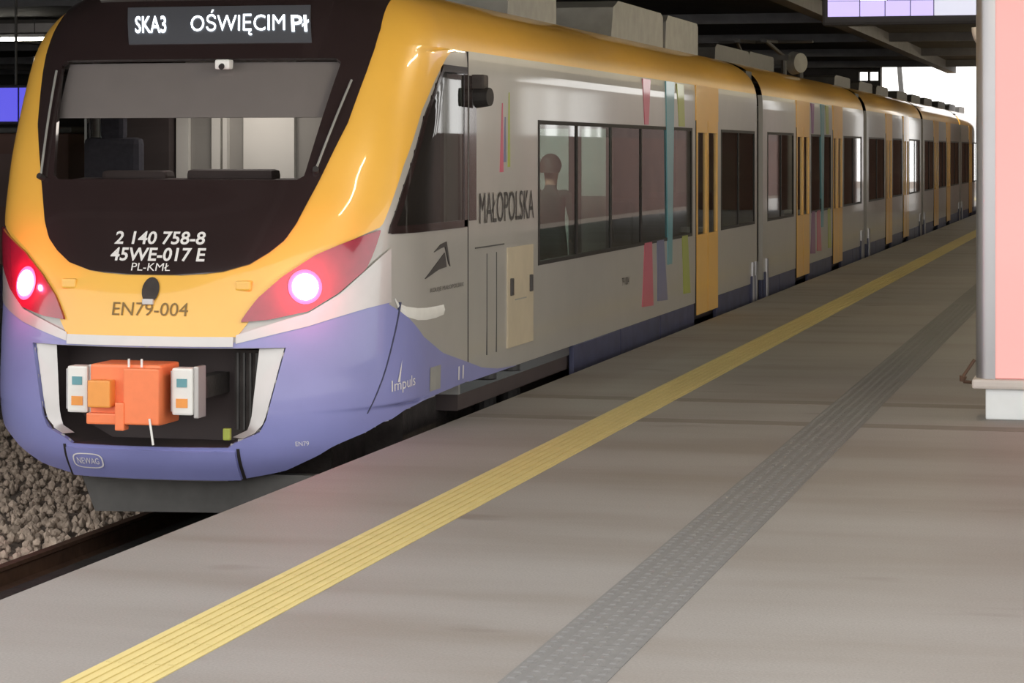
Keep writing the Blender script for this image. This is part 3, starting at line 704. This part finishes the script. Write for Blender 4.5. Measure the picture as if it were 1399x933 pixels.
q = MB(); cr = [(16.50, .935, .925), (16.55, .895, .85), (16.65, .865, .795), (16.85, .842, .757), (17.05, .832, .745), (17.3, .828, .745), (17.50, .828, .755)]  # raised white crescent along the cab flank
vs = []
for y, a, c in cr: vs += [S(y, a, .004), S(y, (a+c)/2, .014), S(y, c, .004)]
q.add(vs, [(3*i+k, 3*i+k+1, 3*i+k+4, 3*i+k+3) for i in range(len(cr)-1) for k in range(2)]); q.build('white_crescent', 'white', lead, True)
text('type_lettering', 'Impuls', lambda u, v: S(16.43+.33*u, .265+.10*v+.02*u, .017), 'white_ink', lead)
q = MB(); q.add([S(16.50, .35, .018), S(16.53, .35, .018), S(16.56, .50, .018)], [(0, 1, 2)]); q.build('type_spike', 'white_ink', lead)
for y in (17.86, 17.98): q = MB(); q.add([S(y, .245, .017), S(y+.035, .245, .017), S(y+.035, .345, .017), S(y, .345, .017)], [(0, 1, 2, 3)]); q.build('jacking_mark', 'white_ink', lead)
q = MB(); q.add([S(17.10, .23, .016), S(17.38, .23, .016), S(17.38, .40, .016), S(17.10, .40, .016)], [(0, 1, 2, 3)]); q.build('data_panel', 'grey', lead)

# ------------------------------------------------------------------ passenger bodies
WZ0, WZ1, CZ = .98, 2.21, 2.705
def section(z0, z1, n): return [z0+(z1-z0)*i/n for i in range(n+1)]
def wall_strip(mb, y0, y1, z0, z1, n=1, sides=(1, -1), inset=0., th=.06):
    for sd in sides:
        vs = []
        for z in section(z0, z1, n):
            xo = CX+sd*(A(z)-inset); xi = CX+sd*(A(z)-inset-th)
            vs += [(xo, y0, z), (xo, y1, z), (xi, y1, z), (xi, y0, z)]
        fs = [(4*i+k, 4*i+(k+1) % 4, 4*i+4+(k+1) % 4, 4*i+4+k) for i in range(n) for k in range(4)] + [(0, 1, 2, 3), (4*n, 4*n+1, 4*n+2, 4*n+3)]
        mb.add(vs, fs)
def passenger_body(car, y0, y1, bands, doors, skirt_y0=None):
    # wall panels round the windows and doors
    w = MB()
    dk = [(a, c) for a, c in doors]
    cuts = sorted(dk); y = y0; segs = []
    for a, c in cuts: segs.append((y, a)); y = c
    segs.append((y, y1))
    for a, c in segs:
        wall_strip(w, a, c, .20, WZ0, 2); wall_strip(w, a, c, WZ1, CZ, 8)
        inner = sorted([(ba, bc) for ba, bc in bands if ba >= a-.01 and bc <= c+.01]); q = a
        for ba, bc in inner:
            if ba > q+.005: wall_strip(w, q, ba, WZ0, WZ1, 2)
            q = bc
        if c > q+.005: wall_strip(w, q, c, WZ0, WZ1, 2)
    half = {1: MB(), -1: MB()}
    for f in w.f:
        sd = 1 if w.v[f[0]][0] > CX else -1; h_ = half[sd]; h_.add([w.v[k] for k in f], [tuple(range(len(f)))])
    for sd in (1, -1): half[sd].build('body_side', 'silver', car, True)
    r = MB(); pr = []
    zr = section(CZ, 3.2, 14) + [3.22, 3.235, 3.245, 3.2499]
    pts = [(A(z), z) for z in zr] + [(-A(z), z) for z in reversed(zr)]
    r.add([(CX+x, y, z) for y in (y0, y1) for x, z in pts], [(i, i+1, len(pts)+i+1, len(pts)+i) for i in range(len(pts)-1)])
    r.build('roof', 'yellow', car, True)
    i_ = MB(); i_.box(CX-1.45, CX+1.45, y0, y1, -.02, .10); i_.build('cabin_floor', 'interior_dark', car)
    i_ = MB(); i_.box(CX-1.4, CX+1.4, y0, y1, 2.52, 2.56); i_.build('cabin_ceiling', 'interior', car)
    for yy in (y0+.02, y1-.08):
        i_ = MB(); i_.box(CX-1.45, CX-.45, yy, yy+.05, .1, 2.52); i_.box(CX+.45, CX+1.45, yy, yy+.05, .1, 2.52); i_.build('bulkhead', 'interior', car)
    for a, c in bands:
        n = max(1, round((c-a)/1.45)); st = (c-a)/n
        for sd in (1, -1):
            fr = MB()
            def fb(ya, yb, za, zb): fr.box(*sorted((CX+sd*(W-.035), CX+sd*(W+.004))), ya, yb, za, zb)
            fb(a, c, WZ0, WZ0+.035); fb(a, c, WZ1-.035, WZ1)
            for k in range(n+1):
                yy = min(max(a+st*k-.0275, a), c-.055); fb(yy, yy+.055, WZ0+.035, WZ1-.035)
            f = fr.build('window_frame', 'black', car)
            for k in range(n):
                x0, x1 = sorted((CX+sd*(W-.014), CX+sd*(W-.006)))
                MB().box(x0, x1, a+st*k+.028, a+st*(k+1)-.028, WZ0+.035, WZ1-.035).build('pane', 'glass', f)
    for a, c in doors:
        hd = MB().box(XS-.05, XS+.012, a-.04, c+.04, 2.30, CZ).build('door_header', 'yellow', car)
        mid = (a+c)/2
        for ya, yb in ((a, mid-.012), (mid+.012, c)):
            d = MB(); e = .055
            d.box(XS-.04, XS+.014, ya, ya+e, .06, 2.30); d.box(XS-.04, XS+.014, yb-e, yb, .06, 2.30)
            d.box(XS-.04, XS+.014, ya+e, yb-e, .06, .98); d.box(XS-.04, XS+.014, ya+e, yb-e, 2.16, 2.30)
            lf = d.build('door_leaf', 'yellow', car)
            MB().box(XS-.02, XS-.008, ya+e, yb-e, .98, 2.16).build('pane', 'glass', lf)
        MB().box(XS-.04, XS+.006, mid-.012, mid+.012, .06, 2.30).build('door_seal', 'black', car)
        for yy in (a-.025, c): MB().box(XS-.04, XS+.006, yy, yy+.025, .06, 2.30).build('door_seal', 'black', car)
        wl = MB(); wall_strip(wl, a, c, .1, CZ, 4, (-1,)); wl.build('body_far_side', 'silver', car)
    # blue skirt in panels between doors
    sy = skirt_y0 if skirt_y0 else y0
    segs2 = []; y = sy
    for a, c in cuts: segs2.append((y, a-.03)); y = c+.03
    segs2.append((y, y1))
    for a, c in segs2:
        n = max(1, round((c-a)/2.2)); st = (c-a)/n
        for k in range(n):
            MB().bbox(XS-.06, XS-.012, a+st*k+.012, a+st*(k+1)-.012, -.28, .198, .01).build('skirt_panel', 'skirt', car)
    MB().box(CX-W+.02, CX-W+.06, sy, y1, -.28, .2).build('far_skirt', 'skirt', car)
def seats(car, ys, sides=(-1, 1)):
    for y in ys:
        for s in sides:
            q = MB(); q.bbox(CX+s*.85-.46, CX+s*.85+.46, y, y+.14, .55, 1.42, .05); q.bbox(CX+s*.85-.46, CX+s*.85+.46, y-.42, y+.06, .50, .62, .04); q.bbox(CX+s*.85-.40, CX+s*.85+.40, y-.32, y-.02, .10, .50, .03)
            q.build('seat', 'seat', car)
def gangway(car, y0, y1):
    g = MB(); g.box(CX-1.38, CX+1.38, y0, y1, .0, 3.02); g.build('gangway_bellows', 'black', car)
    n = 5
    for k in range(n):
        y = y0+(y1-y0)*(k+.5)/n; pts = [(-1.44, -.02), (1.44, -.02), (1.44, 2.6), (1.25, 2.98), (.9, 3.10), (-.9, 3.10), (-1.25, 2.98), (-1.44, 2.6)]
        MB().prism([(CX+x, y-.028, z) for x, z in pts], (0, .056, 0)).build('bellows_rib', 'black', car)
    for y in (y0-.42, y0-.16):
        MB().tube((XS+.0, y, -.1), (XS+.0, y, .48), .035, n=10).build('damper', 'alu', car)
        MB().bbox(XS-.05, XS+.015, y-.12, y-.04, -.2, .30, .01).build('damper_bracket', 'skirt', car)
def roof_box(car, name, y0, y1, x0, x1, h, m, sl=.25):
    q = MB(); q.prism([(x0, y0, 3.2), (x0, y0+sl*.25, 3.2+h*.8), (x0, y0+sl*.8, 3.2+h), (x0, y1-sl*.3, 3.2+h), (x0, y1, 3.2+h*.9), (x0, y1, 3.2)], (x1-x0, 0, 0)); return q.build(name, m, car)
def stripe_set(car, y, sc=1., order=('pink', 'blue_s', 'teal', 'green')):
    s = sc
    spoly('accent_stripe', [(y, .35), (y+.60*s, .33), (y+.52*s, 1.0), (y+.12*s, 1.0)], order[0], car)
    spoly('accent_stripe', [(y+.12*s, 2.22), (y+.34*s, 2.22), (y+.44*s, 2.69), (y+.02*s, 2.69)], order[0], car)
    spoly('accent_stripe', [(y+.86*s, .36), (y+1.42*s, .34), (y+1.20*s, 1.0), (y+.80*s, 1.0)], order[1], car)
    spoly('accent_stripe', [(y+1.42*s, .72), (y+1.66*s, .72), (y+1.80*s, 2.70), (y+1.30*s, 2.70)], order[2], car, .010)
    spoly('accent_stripe', [(y+2.42*s, .35), (y+2.84*s, .34), (y+2.66*s, 1.0), (y+2.30*s, 1.0)], order[3], car)
    spoly('accent_stripe', [(y+2.12*s, 2.22), (y+2.48*s, 2.22), (y+2.40*s, 2.69), (y+1.98*s, 2.69)], order[3], car)

# lead car saloon
passenger_body(lead, CAB_END, 33.02, [(20.47, 28.02), (30.05, 32.82)], [(28.27, 29.75)], 21.9)
w = MB(); vs = []; n = 12       # violet paint sweeping down behind the cab door
for i in range(n+1):
    y = 18.2+1.5*i/n; vs += [Vector((XS+.005, y, .2)), Vector((XS+.005, y, lin([(18.2, .348), (18.6, .275), (19.1, .225), (19.7, .202)], y)))]
w.add(vs, [(2*i, 2*i+1, 2*i+3, 2*i+2) for i in range(n)]); w.build('violet_sweep', 'purple', lead)
stripe_set(lead, 25.05)
stext('small_lettering', '79 004', 24.0, 24.35, .62, .70, 'ink', lead)
seats(lead, (25.9, 27.3, 31.0, 32.2), (-1,)); seats(lead, (25.6, 27.2, 31.2), (1,))
# partition with two glazed screens behind the first windows
PY = 24.2
pt_ = MB(); pt_.box(CX-1.45, -5.83, PY, PY+.05, .1, 2.52); pt_.box(-5.83, -5.03, PY, PY+.05, 2.17, 2.52); pt_.box(-5.83, -5.03, PY, PY+.05, .1, .60)
pt_.box(-5.83, -5.78, PY, PY+.05, .6, 2.17); pt_.box(-5.48, -5.35, PY, PY+.05, .6, 2.17); pt_.box(-5.10, -5.03, PY, PY+.05, .6, 2.17); pt_ = pt_.build('partition', 'interior_dark', lead)
MB().box(-5.78, -5.48, PY+.01, PY+.03, .6, 2.17).build('partition_pane', 'frosted', pt_)
MB().box(-5.35, -5.10, PY+.01, PY+.03, 1.5, 2.17).build('partition_pane', 'frosted', pt_)
MB().box(-5.35, -5.10, PY+.01, PY+.03, .6, 1.5).build('partition_pane', 'interior', pt_)
lm = MB().bbox(-6.0, -5.2, 22.7, 22.9, 2.47, 2.52, .01).build('saloon_fill_lamp', 'white', lead)
L = bpy.data.lights.new('saloon_fill_light', 'POINT'); L.shadow_soft_size = .12; L.energy = 60; L.color = (.93, 1, .97)  # added lamp, lights the partition screens and the figure
lo = bpy.data.objects.new('saloon_fill_light', L); C.objects.link(lo); lo.location = (-5.7, 22.6, 2.30)
roof_box(lead, 'roof_unit', 22.3, 24.3, CX-.95, CX+.80, .36, 'grey')
roof_box(lead, 'roof_unit', 26.8, 29.9, CX-.95, CX+.84, .42, 'grey', .5)
roof_box(lead, 'roof_unit', 30.05, 32.4, CX-.95, CX+.84, .42, 'grey')
gangway(lead, 33.03, 33.55)
# further cars
spec = [
 (33.56, 46.45, [(34.0, 36.7), (38.75, 41.35), (43.2, 46.1)], [(37.0, 38.45), (41.62, 42.92)], 'second train car, with two yellow doors, behind the first dark gangway', 38.7),
 (47.01, 59.30, [(47.4, 50.4), (52.2, 54.3), (56.1, 58.9)], [(50.7, 51.95), (54.6, 55.9)], 'third train car from the nose, reflected lights in its windows', None),
 (59.86, 72.50, [(60.3, 62.9), (64.8, 67.2), (68.9, 72.1)], [(63.1, 64.55), (67.4, 68.7)], 'fourth train car from the nose, beneath the bright end of the hall', None),
 (73.06, 88.00, [(73.5, 76.5), (78.2, 84.5)], [(76.7, 78.0)], 'rearmost train car, partly hidden behind the pink panel', None)]
cars = [lead]
for k, (a, c, bd, dr, lab, st_) in enumerate(spec):
    car = thing('train_car', (CX, (a+c)/2, RAIL_Z), lab, 'train car', CAR_GROUP); cars.append(car)
    passenger_body(car, a, c, bd, dr)
    MB().tube((XS, a+.34, -.1), (XS, a+.34, .48), .035, n=10).build('damper', 'alu', car)
    MB().bbox(XS-.05, XS+.015, a+.14, a+.24, -.2, .30, .01).build('damper_bracket', 'skirt', car)
    if st_: stripe_set(car, st_, .95, ('violet', 'pink', 'teal', 'green'))
    seats(car, [bd[0][0]+.8, bd[1][0]+.8, bd[-1][0]+1.2, bd[-1][0]+2.2])
    if k < 3: gangway(car, c+.01, spec[k+1][0]-.01)
    q = MB(); q.box(CX-1.15, CX+1.15, a, c, -.34, -.02); q.build('underframe', 'under', car)
    bo = MB()
    for s in (-1, 1): bo.bbox(*sorted((CX+s*1.12, CX+s*.96)), c-3.2, c-.2, -.45, -.12, .04)
    g = bo.build('bogie', 'under', car)
    for y in (c-2.7, c-.75):
        for s in (-1, 1): MB().tube((CX+s*.69, y, RAIL_Z+.42), (CX+s*.82, y, RAIL_Z+.42), .42, n=20).build('wheel', 'rail', g)
g = MB()
for s in (-1, 1): g.bbox(*sorted((CX+s*1.12, CX+s*.96)), 29.9, 32.9, -.45, -.12, .04)
g = g.build('bogie', 'under', lead)
for y in (30.4, 32.4):
    for s in (-1, 1): MB().tube((CX+s*.69, y, RAIL_Z+.42), (CX+s*.82, y, RAIL_Z+.42), .42, n=20).build('wheel', 'rail', g)
# rear end of the last car
w = MB(); zr = section(-.2, 3.2, 18)
w.add([(CX+s*A(z)*f, 88+dy_, z) for dy_, f in ((0, 1), (1.0, .92), (1.8, .6)) for z in zr for s in (-1, 1)],
      [(38*l+2*i+s, 38*l+2*i+2+s, 38*(l+1)+2*i+2+s, 38*(l+1)+2*i+s) for l in range(2) for i in range(18) for s in (0, 1)] + [(76+2*i, 76+2*i+1, 76+2*i+3, 76+2*i+2) for i in range(18)])
w.build('rear_cab', 'yellow', cars[-1], True)
# roof equipment
c2, c3, c4, c5 = cars[1:]
roof_box(c2, 'roof_unit', 34.6, 37.8, CX-.9, CX+.7, .26, 'dark_grey'); roof_box(c2, 'roof_unit', 38.4, 41.2, CX-.9, CX+.6, .30, 'dark_grey')
pan = MB()
for y in (42.4, 44.6):
    for x in (-.6, .6):
        pan.tube((CX+x, y, 3.2), (CX+x, y, 3.5), .05, n=8)
pan.box(CX-.7, CX+.7, 42.3, 42.42, 3.5, 3.58).box(CX-.7, CX+.7, 44.55, 44.67, 3.5, 3.58)
pan.tube((CX-.4, 44.6, 3.56), (CX-.25, 42.6, 3.85), .035, n=8).tube((CX+.4, 44.6, 3.56), (CX+.25, 42.6, 3.85), .035, n=8)
pan.tube((CX-.85, 44.4, 3.9), (CX+.85, 44.4, 3.9), .03, n=8).tube((CX-.2, 42.6, 3.85), (CX-.2, 44.4, 3.9), .03, n=8).tube((CX+.2, 42.6, 3.85), (CX+.2, 44.4, 3.9), .03, n=8)
pan.build('pantograph', 'dark_grey', c2)
MB().tube((CX+.72, 42.75, 3.46), (CX+.86, 42.65, 3.46), .20, .17, 22).build('insulator_drum', 'grey', c2, True)
for car, ys in ((c3, (48, 52.4, 56)), (c4, (61, 65, 69)), (c5, (74, 78.5, 83))):
    for y in ys: roof_box(car, 'roof_unit', y, y+2.8, CX-.9, CX+.8, .22, 'dark_grey', .5)

# passenger standing inside behind the first saloon window
def person(px, py, pz):
    h = thing('person', (px, py, pz), 'person in a dark coat standing behind the first saloon window', 'person')
    J = {'pel': (0, 0, .95), 'bel': (0, 0, 1.10), 'che': (0, .01, 1.32), 'nec': (0, .0, 1.50), 'hd0': (0, -.01, 1.58), 'hd1': (0, -.02, 1.70), 'hd2': (0, 0, 1.78)}
    for s, n in ((-1, 'l'), (1, 'r')):
        J.update({n+'hip': (s*.09, 0, .90), n+'kn': (s*.10, -.02, .50), n+'an': (s*.10, .02, .09), n+'to': (s*.11, -.16, .05),
                  n+'sh': (s*.17, 0, 1.44), n+'el': (s*.24, .02, 1.15), n+'wr': (s*.20, -.16, .98), n+'ha': (s*.17, -.24, .97)})
    R = {'pel': .145, 'bel': .14, 'che': .15, 'nec': .06, 'hd0': .065, 'hd1': .095, 'hd2': .065, 'hip': .095, 'kn': .06, 'an': .04, 'to': .04, 'sh': .065, 'el': .048, 'wr': .034, 'ha': .04}
    E_ = [('pel', 'bel'), ('bel', 'che'), ('che', 'nec'), ('nec', 'hd0'), ('hd0', 'hd1'), ('hd1', 'hd2')]
    for n in 'lr': E_ += [('pel', n+'hip'), (n+'hip', n+'kn'), (n+'kn', n+'an'), (n+'an', n+'to'), ('che', n+'sh'), (n+'sh', n+'el'), (n+'el', n+'wr'), (n+'wr', n+'ha')]
    ks = list(J); me = bpy.data.meshes.new('body'); me.from_pydata([(px+J[k][0], py-J[k][1], pz+J[k][2]) for k in ks], [(ks.index(a), ks.index(c)) for a, c in E_], [])
    o = bpy.data.objects.new('body', me); C.objects.link(o)
    sm = o.modifiers.new('skin', 'SKIN'); o.modifiers.new('sub', 'SUBSURF').levels = 2; o.modifiers['sub'].render_levels = 2
    if not me.skin_vertices:
        bm = bmesh.new(); bm.from_mesh(me); bm.verts.layers.skin.verify(); bm.to_mesh(me); bm.free()
    for i, k in enumerate(ks):
        r = R[k] if k in R else R[k[1:]]; me.skin_vertices[0].data[i].radius = (r, r*(.75 if k in ('che', 'bel', 'pel') else 1)); me.skin_vertices[0].data[i].use_root = (k == 'pel')
    me.materials.append(M['cloth'])
    dg = bpy.context.evaluated_depsgraph_get(); nm = bpy.data.meshes.new_from_object(o.evaluated_get(dg)); o.modifiers.clear(); o.data = nm; nm.name = 'body'
    nm.materials.clear(); nm.materials.append(M['cloth']); nm.materials.append(M['skin'])
    for p in nm.polygons:
        p.use_smooth = True
        z = p.center.z-pz
        if z > 1.53 or (.9 < z < 1.02 and p.center.y > py+.17): p.material_index = 1
    o.parent = h; o.matrix_parent_inverse = Matrix.Translation(-h.location)
    hr = MB(); n = 14; vs = []
    for i in range(7):
        a = math.pi/2*i/6
        for j in range(n):
            t = 2*math.pi*j/n; r = .108*math.cos(a)+.002; vs.append((px+r*math.cos(t), py-.012-r*math.sin(t)*1.05, pz+1.70+.125*math.sin(a)-(.06 if math.sin(t) > .1 and i < 2 else 0)))
    hr.add(vs, [(i*n+j, i*n+(j+1) % n, (i+1)*n+(j+1) % n, (i+1)*n+j) for i in range(6) for j in range(n)]); hr.build('hair', 'hair', h, True)
    for s in (-1, 1):
        MB().tube((px+s*.033, py+.10, pz+1.70), (px+s*.033, py+.112, pz+1.70), .013, .008, 8).build('eye', 'hair', h)
    MB().tube((px, py+.10, pz+1.685), (px, py+.13, pz+1.655), .012, .016, 8).build('nose', 'skin', h)
    for s in (-1, 1):
        for i, (dx, L_) in enumerate(((-.022, .060), (-.007, .072), (.008, .068), (.022, .052))):
            q = MB(); a = Vector((px+s*.17+dx, py+.25, pz+.975)); c = a+Vector((0, L_*.6, -.01)); e = c+Vector((0, L_*.25, -.03)); q.tube(a, c, .009, .008, 8); q.tube(c, e, .008, .006, 8); q.build('finger', 'skin', h, True)
        q = MB(); q.tube((px+s*.14, py+.23, pz+.98), (px+s*.115, py+.275, pz+.965), .011, .008, 8); q.build('thumb', 'skin', h, True)
person(-5.45, 23.3, .10)
